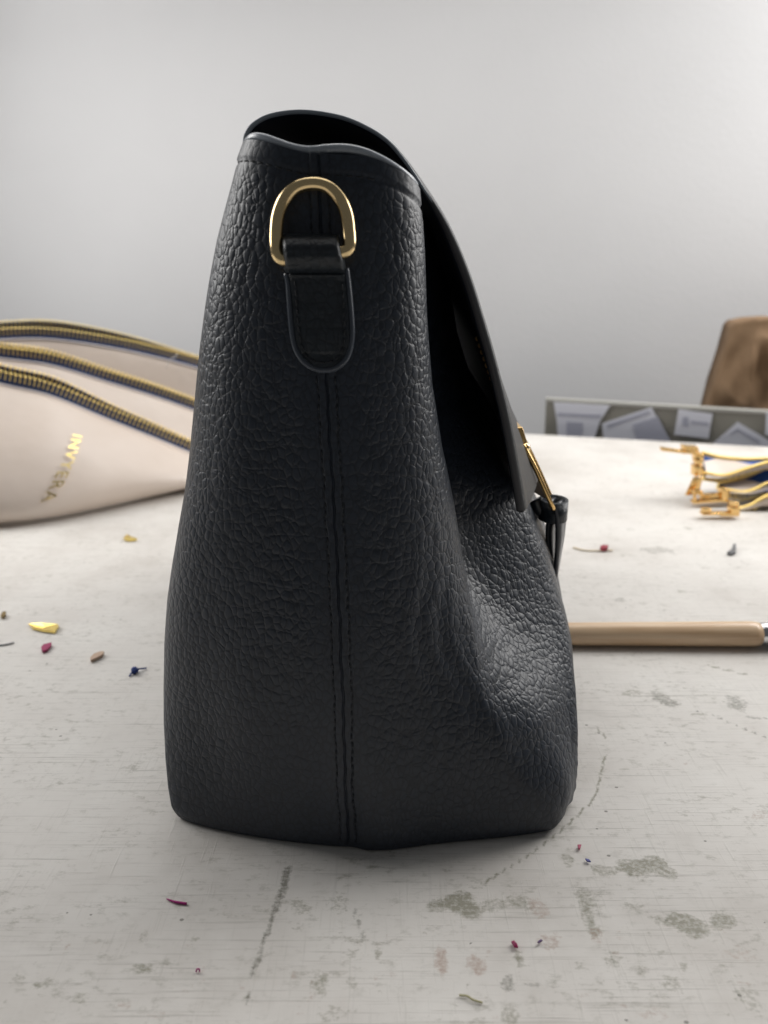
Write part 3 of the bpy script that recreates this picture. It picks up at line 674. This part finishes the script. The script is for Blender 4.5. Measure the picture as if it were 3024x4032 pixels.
def pouch(label, top_pts, bot_pts, gap, bulgef, bulgeb, text=None):
    """soft pouch leaning back: bottom fold on the table, open zip along its top edge"""
    NT_, NS = 110, 34
    T = smooth_path(top_pts, NT_); B = smooth_path(bot_pts, NT_)
    base = Vector(((T[0]+T[-1])/2).tolist()); base.z = 0; base.y = float(B[:, 1].mean())
    root = empty('zip_pouch', base); tag(root, label, 'pouch', 'cream zip pouches leaning in a row behind the handbag')
    up = T-B; tang = np.gradient(T, axis=0); nrm = np.cross(tang, up); nrm /= np.linalg.norm(nrm, axis=1, keepdims=True)
    if nrm[NT_//2, 1] > 0: nrm = -nrm                       # towards the camera
    endt = np.sin(np.linspace(0, math.pi, NT_)); endt = np.clip(endt*2.2, 0.05, 1)
    g = np.interp(np.linspace(0, 1, NT_), np.linspace(0, 1, len(gap)), gap)
    Tb = T+np.array([0, 1, 0.25])*g[:, None]
    S = np.linspace(0, 1, NS)
    def face(amp, Top):
        out = []
        for s in S:
            prof_ = (math.sin(math.pi*s**0.62))**0.7 if 0 < s < 1 else 0
            wob_ = np.array([mnoise.noise(Vector((p[0]*9, s*2.2, p[1]*3))) for p in T])*0.0045*math.sin(math.pi*s)
            out.append(B+(Top-B)*s+nrm*np.array([1, 1, .25])*((amp*prof_*endt)+wob_)[:, None])
        return np.array(out)
    Fr = face(bulgef, T); Bk = face(-bulgeb, Tb)
    Fr[..., 2] = np.maximum(Fr[..., 2], 0.0008); Bk[..., 2] = np.maximum(Bk[..., 2], 0.0008)
    V = np.concatenate([Fr.reshape(-1, 3), Bk.reshape(-1, 3)]).tolist(); n = NT_*NS
    Fc = grid_faces(NS, NT_)+[tuple(n+i for i in f[::-1]) for f in grid_faces(NS, NT_)]
    Fc += [(j, j+1, n+j+1, n+j) for j in range(NT_-1)]
    for i in range(NS-1): Fc += [(i*NT_, (i+1)*NT_, n+(i+1)*NT_, n+i*NT_), (i*NT_+NT_-1, n+i*NT_+NT_-1, n+(i+1)*NT_+NT_-1, (i+1)*NT_+NT_-1)]
    mesh_obj('pouch_body', V, Fc, M['cream'], root)
    # inside: a blue lining sheet between the two lips
    li = np.concatenate([T-np.array([0, -0.001, 0.006]), Tb-np.array([0, 0.001, 0.006])]).tolist()
    mesh_obj('pouch_lining', li, [(j, j+1, NT_+j+1, NT_+j) for j in range(NT_-1)], M['blue'], root)
    tube('lip_edge', T+np.array([0, -0.0006, 0.0004]), 0.0011, M['cream_edge'], root, seg=8)
    for P, sg in ((T, -1), (Tb, 1)):
        h_ = 0.0105
        a = P+np.array([0, 0.0008*(-sg), -0.002]); b = P+np.array([0, 0.0018*(-sg), h_])
        vtx = np.concatenate([a, b, a+np.array([0, .0008, 0]), b+np.array([0, .0008, 0])]).tolist(); k = NT_
        fc = []
        for j in range(NT_-1):
            fc += [(j, j+1, k+j+1, k+j), (2*k+j, 3*k+j, 3*k+j+1, 2*k+j+1), (k+j, k+j+1, 3*k+j+1, 3*k+j)]
        tp = mesh_obj('zipper_tape', vtx, fc, M['tape'], root)
        tp.location = (0, 0, 0)
        teeth(P+np.array([0, 0.0018*(-sg)+0.0004, h_+0.0010]), 0.0042, tp, Vector((0, 0, 0)))
        for ch in list(tp.children): ch.matrix_parent_inverse = Matrix.Translation(Vector(root.location)*0)
    if text:
        word, s0, t0, ds, dt, ht = text
        cu = bpy.data.curves.new('word', 'FONT'); cu.body = word; cu.size = 1.0; cu.space_character = 1.15; cu.resolution_u = 3
        to = bpy.data.objects.new('word', cu); C.objects.link(to); dg = bpy.context.evaluated_depsgraph_get(); dg.update()
        tm = bpy.data.meshes.new_from_object(to.evaluated_get(dg)); C.objects.unlink(to); bpy.data.objects.remove(to)
        b2 = bmesh.new(); b2.from_mesh(tm); bmesh.ops.subdivide_edges(b2, edges=[e for e in b2.edges if e.calc_length() > 0.15], cuts=2)
        xm = max(v.co.x for v in b2.verts); ym = max(v.co.y for v in b2.verts)
        from_s = lambda s, t: _bil(Fr, s*(NS-1), t*(NT_-1))
        def _bil(A, i, j):
            i0, j0 = int(min(max(i, 0), A.shape[0]-2)), int(min(max(j, 0), A.shape[1]-2)); fi_, fj = i-i0, j-j0
            return (A[i0, j0]*(1-fi_)*(1-fj)+A[i0+1, j0]*fi_*(1-fj)+A[i0, j0+1]*(1-fi_)*fj+A[i0+1, j0+1]*fi_*fj)
        nm = _bil(np.repeat(nrm[None], 2, 0), 0, t0*(NT_-1))
        for v in b2.verts:
            a, b = v.co.x/xm, v.co.y/ym
            p = from_s(s0+ds*a, t0+dt*a+ht*b); v.co = Vector((p+nm*0.0032).tolist())
        bm_obj('stamped_lettering', b2, M['foil'], root, smooth=False)
    return root, Fr
P1 = pouch('front cream zip pouch with gold stamped lettering, zip lying open',
      [at(-520, 1440, Y=.66), at(-250, 1440, Y=.67), at(0, 1512, Y=.69), at(200, 1560, Y=.70), at(420, 1650, Y=.72), at(600, 1722, Y=.735), at(760, 1788, Y=.75), at(1000, 1880, Y=.77), at(1250, 1960, Y=.78)],
      [at(-520, 2020, Z=0.001), at(-250, 2064, Z=0.001), at(0, 2062, Z=0.001), at(200, 2038, Z=0.001), at(420, 1994, Z=0.001), at(600, 1950, Z=0.001), at(760, 1908, Z=0.001), at(1000, 1870, Z=0.001), at(1250, 1870, Z=0.001)],
      [.012, .014, .016, .010, .006, .005, .005], 0.036, 0.004, ('INVYERA', 0.71, 0.385, -0.56, -0.035, 0.018))
P2 = pouch('middle cream zip pouch of three, tucked behind the lettered one',
      [at(-520, 1390, Y=.735), at(-250, 1375, Y=.74), at(0, 1412, Y=.755), at(200, 1440, Y=.765), at(420, 1505, Y=.785), at(600, 1560, Y=.80), at(775, 1622, Y=.815), at(1000, 1710, Y=.83), at(1250, 1790, Y=.84)],
      [at(-520, 1980, Z=0.001), at(-250, 1985, Z=0.001), at(0, 1985, Z=0.001), at(200, 1965, Z=0.001), at(420, 1935, Z=0.001), at(600, 1905, Z=0.001), at(775, 1875, Z=0.001), at(1000, 1830, Z=0.001), at(1250, 1830, Z=0.001)],
      [.010, .010, .010, .007, .006, .005, .005], 0.016, 0.004)
P3 = pouch('rearmost cream zip pouch with its gold zip spread open over blue lining',
      [at(-520, 1420, Y=.80), at(-250, 1360, Y=.805), at(0, 1340, Y=.815), at(200, 1338, Y=.825), at(420, 1368, Y=.84), at(600, 1405, Y=.855), at(790, 1455, Y=.87), at(1000, 1530, Y=.885), at(1250, 1620, Y=.89)],
      [at(-520, 1880, Z=0.001), at(-250, 1880, Z=0.001), at(0, 1875, Z=0.001), at(200, 1865, Z=0.001), at(420, 1850, Z=0.001), at(600, 1830, Z=0.001), at(790, 1805, Z=0.001), at(1000, 1770, Z=0.001), at(1250, 1770, Z=0.001)],
      [.020, .024, .028, .020, .008, .006, .006], 0.012, 0.004)
# clear plastic thread on the rear pouch
tube('plastic_thread', smooth_path([at(655, 1450, Y=.832), at(665, 1425, Y=.835), at(690, 1402, Y=.843), at(700, 1392, Y=.848)], 20), 0.0005, M['plastic'], P3[0], seg=6)

# ------------------------------------------------------------------ pile of zip pouches on the right
def flat_pouch(label, front, back, zlow, pulls):
    """pouch lying flat, mouth to the left; front/back = pixel paths of the two zip edges with depth"""
    f = smooth_path([at(x, y, Y=Y) for x, y, Y in front], 60); b = smooth_path([at(x, y, Y=Y) for x, y, Y in back], 60)
    base = Vector(f.mean(0).tolist()); base.z = zlow
    root = empty('zip_pouch', base); tag(root, label, 'pouch', 'cream zip pouches piled at the right edge')
    mid = (f+b)/2; NS = 15; V = []
    for k in range(NS):
        a = math.pi*k/(NS-1)
        low = np.minimum(mid[:, 2]-zlow, 0.030)
        c = f*(0.5+0.5*math.cos(a))+b*(0.5-0.5*math.cos(a))
        c = c.copy(); c[:, 2] -= low*math.sin(a)**0.8; c[:, 1] += -0.012*math.sin(a)*math.cos(a*0.5)
        V.append(c)
    mesh_obj('pouch_body', np.array(V).reshape(-1, 3).tolist(), grid_faces(NS, 60), M['cream'], root)
    inn = [f-np.array([0, -.002, .002]), (f+b)/2-np.array([0, 0, .008]), b-np.array([0, .002, .002])]
    mesh_obj('pouch_lining', np.array(inn).reshape(-1, 3).tolist(), grid_faces(3, 60), M['blue'], root)
    for P in (f, b):
        bm = bmesh.new(); tube_bm(bm, P-np.array([0, 0, .0035]), 0.0009, seg=8, ry=0.0035, up=(0, 0, 1)); tp = bm_obj('zipper_tape', bm, M['tape'], root)
        s = np.r_[0, np.cumsum(np.linalg.norm(np.diff(P, axis=0), axis=1))]; n = int(s[-1]/0.0030)
        for k in range(n):
            p = [np.interp(k*0.0030, s, P[:, c]) for c in range(3)]
            o = bpy.data.objects.new('zipper_tooth', tooth_me); o.scale = (1.1, 1.15, 1.15); o.location = p; o.rotation_euler = (rng.uniform(-.1, .1), 0, rng.uniform(-.1, .1)+.2); link(o, tp)
            o.matrix_parent_inverse = Matrix.Identity(4)
    for polys in pulls:
        bm = bmesh.new()
        for poly, Y, dY in polys: prism_bm(bm, [at(x, y, Y=Y) for x, y in poly], (0, dY, 0), 0.0006)
        bm_obj('zipper_pull', bm, M['gold'], root)
    return root
def rc(x0, y0, x1, y1, s=0): return [(x0, y0), (x1, y0+s), (x1, y1+s), (x0, y1)]
flat_pouch('topmost cream pouch of the right pile, mouth open on bright blue lining',
    [(2772, 1862, .685), (2850, 1872, .685), (2930, 1848, .685), (3030, 1818, .69), (3250, 1770, .70)],
    [(2770, 1783, .70), (2830, 1798, .72), (2910, 1806, .73), (2990, 1806, .735), (3250, 1790, .74)], 0.028,
    [[([(2605, 1762), (2700, 1775), (2702, 1788), (2606, 1776)], .690, .006), (rc(2697, 1757, 2752, 1772, 4), .690, .012), (rc(2700, 1774, 2760, 1787, 6), .688, .014), (rc(2740, 1788, 2772, 1818, 3), .690, .010)],
     [(rc(2742, 1812, 2768, 1830, 0), .684, .010), (rc(2735, 1834, 2770, 1876), .683, .010), ([(2733, 1880), (2768, 1880), (2752, 1948), (2700, 1952)], .676, .003)]])
flat_pouch('middle pouch of the right pile with square gold zip pull',
    [(2868, 1930, .672), (2930, 1937, .672), (2985, 1920, .674), (3030, 1900, .676), (3250, 1850, .68)],
    [(2830, 1900, .690), (2880, 1894, .695), (2960, 1866, .70), (3030, 1835, .70), (3250, 1790, .71)], 0.014,
    [[(rc(2735, 1935, 2770, 1949, 0), .664, .006), (rc(2733, 1936, 2743, 1982), .664, .004), (rc(2765, 1950, 2850, 1970, -4), .668, .008), (rc(2730, 1974, 2855, 1985, -8), .664, .008), (rc(2842, 1925, 2868, 1980, 0), .665, .010)]])
flat_pouch('lowest pouch of the right pile lying on the table',
    [(2910, 2002, .655), (2960, 1986, .655), (3030, 1948, .655), (3250, 1880, .66)],
    [(2890, 1985, .680), (2960, 1965, .69), (3030, 1930, .69), (3250, 1860, .69)], 0.001,
    [[(rc(2768, 2004, 2803, 2018, 0), .628, .006), (rc(2768, 2021, 2838, 2031, 0), .628, .008), (rc(2836, 2020, 2912, 2034, 0), .628, .008), (rc(2882, 1980, 2912, 1995), .628, .010), (rc(2880, 1998, 2914, 2028), .628, .010)]])

# ------------------------------------------------------------------ board with papers and the paper bag behind the table
nb = Vector((sl, -1, 0)).normalized()
def onbd(x, y, off=0.0):
    """point on the board's face plane (parallel to the table's far edge, 6 cm behind it)"""
    p0 = Vector((EA.x, EA.y+0.06, 0)) + nb*off
    o = Vector((0, 0, H)); d = (at(x, y, Y=1.0)-o); t_ = (p0-o).dot(nb)/d.dot(nb); return o+d*t_
bdp = [onbd(2150, 1571), onbd(3300, 1638), onbd(3300, 1980), onbd(2135, 1880)]
bo = Vector(onbd(2700, 1880)); board = empty('notice_board', bo)
tag(board, 'low grey board with white printed papers on it beyond the table edge', 'board')
bm = bmesh.new(); prism_bm(bm, bdp, -nb*0.012, 0.001); bm_obj('panel', bm, M['board'], board, smooth=False)
bm = bmesh.new(); prism_bm(bm, [onbd(2148, 1569, .002), onbd(3300, 1636, .002), onbd(3300, 1648, .002), onbd(2148, 1581, .002)], -nb*0.016); bm_obj('top_rail', bm, mat('pale_grey_rail', (0.36, 0.355, 0.33), 0.6), board, smooth=False)
papers = [[(2180, 1584), (2402, 1597), (2362, 1660), (2330, 1760), (2200, 1760), (2192, 1660)], [(2370, 1668), (2565, 1604), (2660, 1770), (2380, 1760)], [(2672, 1612), (2806, 1630), (2790, 1727), (2655, 1712)], [(2905, 1662), (3030, 1735), (3030, 1790), (2770, 1780)], [(3018, 1625), (3090, 1630), (3090, 1720), (3014, 1712)]]
prints = [[[(2195, 1625), (2370, 1634), (2362, 1645), (2197, 1636)], [(2230, 1660), (2295, 1664), (2290, 1740), (2232, 1740)]], [[(2390, 1672), (2555, 1618), (2560, 1628), (2394, 1684)], [(2490, 1672), (2590, 1640), (2640, 1740), (2510, 1750)]], [[(2690, 1640), (2712, 1643), (2708, 1680), (2686, 1677)], [(2722, 1656), (2790, 1664), (2788, 1676), (2720, 1668)]], [[(2870, 1712), (2905, 1686), (2990, 1735), (2990, 1745), (2905, 1698)]], []]
for pp, pq in zip(papers, prints):
    bm = bmesh.new(); prism_bm(bm, [onbd(x, y, .0032) for x, y in pp], -nb*0.0012); po = bm_obj('paper', bm, M['paper'], board, smooth=False)
    if pq:
        bm = bmesh.new()
        for q in pq: prism_bm(bm, [onbd(x, y, .0038) for x, y in q], -nb*0.0004)
        bm_obj('print', bm, M['print'], po, smooth=False)
# crumpled brown paper sack
nW, nHh = 70, 60
def onpl(x, y, back):
    p0 = Vector((EA.x, EA.y+back, 0)); o = Vector((0, 0, H)); d = (at(x, y, Y=1.0)-o); t_ = (p0-o).dot(nb)/d.dot(nb); return o+d*t_
topc = [(2885, 1290), (2900, 1272), (2950, 1258), (3024, 1252), (3140, 1262), (3260, 1300)]
lefc = [(2885, 1290), (2855, 1400), (2815, 1520), (2785, 1640), (2770, 1760), (2765, 1900)]
V = []
for i in range(nHh):
    v = i/(nHh-1)
    ly = np.interp(v, np.linspace(0, 1, 6), [p[1] for p in lefc]); lx = np.interp(v, np.linspace(0, 1, 6), [p[0] for p in lefc])
    for j in range(nW):
        u = j/(nW-1); tx_ = 2885+u*(3300-2885); ty_ = np.interp(tx_, [p[0] for p in topc], [p[1] for p in topc])
        x = lx+u*(3330-lx); y = ly+(ty_-1290)*(1-v)
        edge = min(u/0.05, 1)*1.0
        f1 = mnoise.noise(Vector((u*5+v*4.2, v*1.6-u*1.4, 0.3)))
        rid = 1-abs(mnoise.noise(Vector((u*4-v*3.0+5, (u+v*1.0)*1.9, 2.1))))*2.2
        dd = (0.012*rid+0.012*f1)*min(1, u*6)*min(1, v*6+0.15)
        p = onpl(x, y, 0.14)+nb*(dd+0.02*min(1, u*5)); V.append(p)
Vb = [p-nb*0.09 for p in V]
nn = len(V); Fc = grid_faces(nHh, nW)+[tuple(nn+i for i in f[::-1]) for f in grid_faces(nHh, nW)]
for j in range(nW-1): Fc.append((j, nn+j, nn+j+1, j+1)); a = (nHh-1)*nW; Fc.append((a+j, a+j+1, nn+a+j+1, nn+a+j))
for i in range(nHh-1): Fc.append((i*nW, (i+1)*nW, nn+(i+1)*nW, nn+i*nW)); a = nW-1; Fc.append((i*nW+a, nn+i*nW+a, nn+(i+1)*nW+a, (i+1)*nW+a))
tag(mesh_obj('paper_sack', V+Vb, Fc, M['kraft']), 'crumpled brown paper sack standing behind the grey board', 'paper sack')

# ------------------------------------------------------------------ wooden handle with steel ferrule
pa = at(2000, 2508, Y=.392); pb = at(2985, 2505, Y=.392)
r0, r1 = 0.0064, 0.0074
pa = Vector((at(1950, 2520, Y=.392).x, .392, r0)); pb = Vector((at(2983, 2520, Y=.390).x, .390, r1)); pc = pb+Vector((0.07, 0, 0.0))
rod = empty('wooden_tool', (pa+pc)/2-Vector((0, 0, r1))); tag(rod, 'pale wooden tool handle with shiny metal ferrule lying beside the handbag', 'tool')
n = 40; pts = [pa.lerp(pb, i/(n-1)) for i in range(n)]
rad = [(r0+(r1-r0)*(i/(n-1))) for i in range(n)]; rad[-1] *= 0.93; rad[0] *= .8
tube('handle', pts, rad, M['wood'], rod, seg=28)
tube('ferrule', [pb+Vector((-.0015, 0, 0)), pb+Vector((.002, 0, 0)), pb+Vector((.006, 0, 0)), pb+Vector((.008, 0, 0)), pb+Vector((.010, 0, 0)), pc], [.0064, .0068, .0068, .0062, .0066, .0066], M['steel'], rod, seg=28)

# ------------------------------------------------------------------ scraps on the table
def scrap(name, label, cat, poly, m, th=0.0009, lift=0.0, curl=0.0):
    P = [at(x, y, Z=0.0006) for x, y in poly]; c = sum(P, Vector())/len(P); bm = bmesh.new()
    top = [bm.verts.new(p+Vector((0, 0, th+curl*abs(math.sin(i*1.7))))) for i, p in enumerate(P)]; bot = [bm.verts.new(p) for p in P]
    ct = bm.verts.new(c+Vector((0, 0, th+lift))); k = len(P)
    for i in range(k): bm.faces.new((top[i], top[(i+1) % k], ct)); bm.faces.new((bot[i], bot[(i+1) % k], top[(i+1) % k], top[i]))
    bm.faces.new(bot[::-1])
    return tag(bm_obj(name, bm, m, smooth=False), label, cat)
mag = mat('magenta_scrap', (0.33, 0.015, 0.10), 0.5); magt = mat('magenta_thread', (0.36, 0.01, 0.17), 0.6)
scrap('foil_scrap', 'shiny gold foil scrap at left, largest scrap on the table', 'scrap', [(112, 2458), (165, 2464), (228, 2462), (232, 2470), (218, 2494), (170, 2488), (130, 2478)], M['foil'], .0005, .0004, .0016)
scrap('leather_scrap', 'magenta leather scrap just below the gold foil', 'scrap', [(163, 2556), (172, 2545), (204, 2537), (202, 2549), (184, 2566), (168, 2571)], mag, .0014)
scrap('leather_scrap', 'beige leather scrap to the right of the magenta one', 'scrap', [(356, 2600), (372, 2582), (398, 2574), (411, 2574), (404, 2586), (382, 2598), (359, 2608)], mat('beige_scrap', (0.52, 0.37, 0.27), 0.6), .0016)
bl = mat('navy_thread', (0.02, 0.05, 0.22), 0.7)
kn = empty('thread_knot', at(530, 2640, Z=0)); tag(kn, 'dark blue knotted thread on the table left of the handbag', 'thread')
tube('thread', smooth_path([at(510, 2662, Z=.0008), at(518, 2650, Z=.001), at(530, 2638, Z=.003), at(545, 2634, Z=.002), at(565, 2632, Z=.001), at(577, 2630, Z=.001)], 24), .00045, bl, kn, seg=6)
bm = bmesh.new(); bmesh.ops.create_icosphere(bm, subdivisions=2, radius=.0019, matrix=Matrix.Translation(at(530, 2639, Z=.0018)))
for v in bm.verts: v.co += (v.co-at(530, 2639, Z=.0018))*mnoise.noise(v.co*900)*.5
bm_obj('knot', bm, bl, kn)
scrap('foil_scrap', 'small gold scrap in the shadow by the cream pouches', 'scrap', [(486, 2122), (500, 2112), (520, 2118), (540, 2128), (515, 2132), (495, 2130)], M['foil'], .001, .001, .001)
scrap('crumb', 'small brown crumb at the left edge of the table', 'crumb', [(4, 2432), (12, 2418), (24, 2416), (22, 2430), (10, 2438)], mat('brown_crumb', (0.22, 0.15, 0.05), 0.7), .0018)
tag(tube('grey_thread', smooth_path([at(-30, 2542, Z=.0006), at(20, 2538, Z=.0006), at(55, 2530, Z=.0006)], 16), .0005, mat('grey_thread', (0.32, 0.32, 0.34), .7), seg=6), 'short grey thread at the left edge below the gold foil', 'thread')
tag(tube('magenta_thread', smooth_path([at(656, 3539, Z=.0005), at(690, 3551, Z=.0006), at(735, 3558, Z=.0005)], 16), [.0002+.00022*min(1, i/8) for i in range(16)], magt, seg=6), 'magenta thread lying in front of the handbag at left', 'thread')
tag(tube('magenta_thread', smooth_path([at(772, 3828, Z=.0004), at(776, 3816, Z=.0009), at(784, 3816, Z=.0012), at(786, 3826, Z=.0004)], 12), .00025, magt, seg=6), 'tiny curled magenta thread near the bottom edge', 'thread')
scrap('leather_scrap', 'small folded magenta scrap right of centre in the foreground', 'scrap', [(2013, 3712), (2024, 3708), (2036, 3722), (2040, 3734), (2026, 3732)], mag, .0006, .0006)
scrap('leather_scrap', 'tiny pink scrap by the right bottom corner of the handbag', 'scrap', [(2274, 3330), (2289, 3330), (2283, 3346), (2277, 3344)], mat('pink_scrap', (0.45, 0.09, 0.16), .6), .0006)
scrap('fibre', 'tiny violet blue fibre below the pink scrap', 'fibre', [(2304, 3384), (2318, 3388), (2326, 3396), (2312, 3394)], mat('violet_scrap', (0.10, 0.11, 0.36), .6), .0006)
scrap('fibre', 'tiny purple fibre right of the folded magenta scrap', 'fibre', [(2116, 3712), (2128, 3704), (2136, 3706), (2122, 3716)], mat('purple_scrap', (0.10, 0.05, 0.16), .6), .0006)
tag(tube('olive_thread', smooth_path([at(1808, 3918, Z=.0006), at(1840, 3922, Z=.0008), at(1862, 3936, Z=.0008), at(1900, 3948, Z=.0006)], 20), .00036, mat('olive_thread', (0.40, 0.37, 0.22), .7), seg=6, ry=.0002), 'olive thread curl near the bottom edge of the photo', 'thread')
tag(tube('pale_strip', smooth_path([at(2258, 2155, Z=.0006), at(2300, 2166, Z=.0006), at(2360, 2168, Z=.0006), at(2412, 2166, Z=.0006)], 16), .0012, mat('pale_strip', (0.62, 0.52, 0.36), .6), seg=6, ry=.0004), 'pale curved strip of trimming beyond the handbag at right', 'scrap')
scrap('leather_scrap', 'dark red scrap lying on the pale strip at right', 'scrap', [(2362, 2164), (2375, 2158), (2394, 2160), (2390, 2170), (2372, 2172)], mat('red_scrap', (0.30, 0.03, 0.05), .6), .003)
scrap('metal_bit', 'small dark grey metal bit on the table below the pouch pile', 'hardware', [(2862, 2182), (2880, 2172), (2886, 2150), (2896, 2150), (2896, 2182), (2880, 2188)], mat('dark_bit', (0.12, 0.12, 0.125), .5), .002)
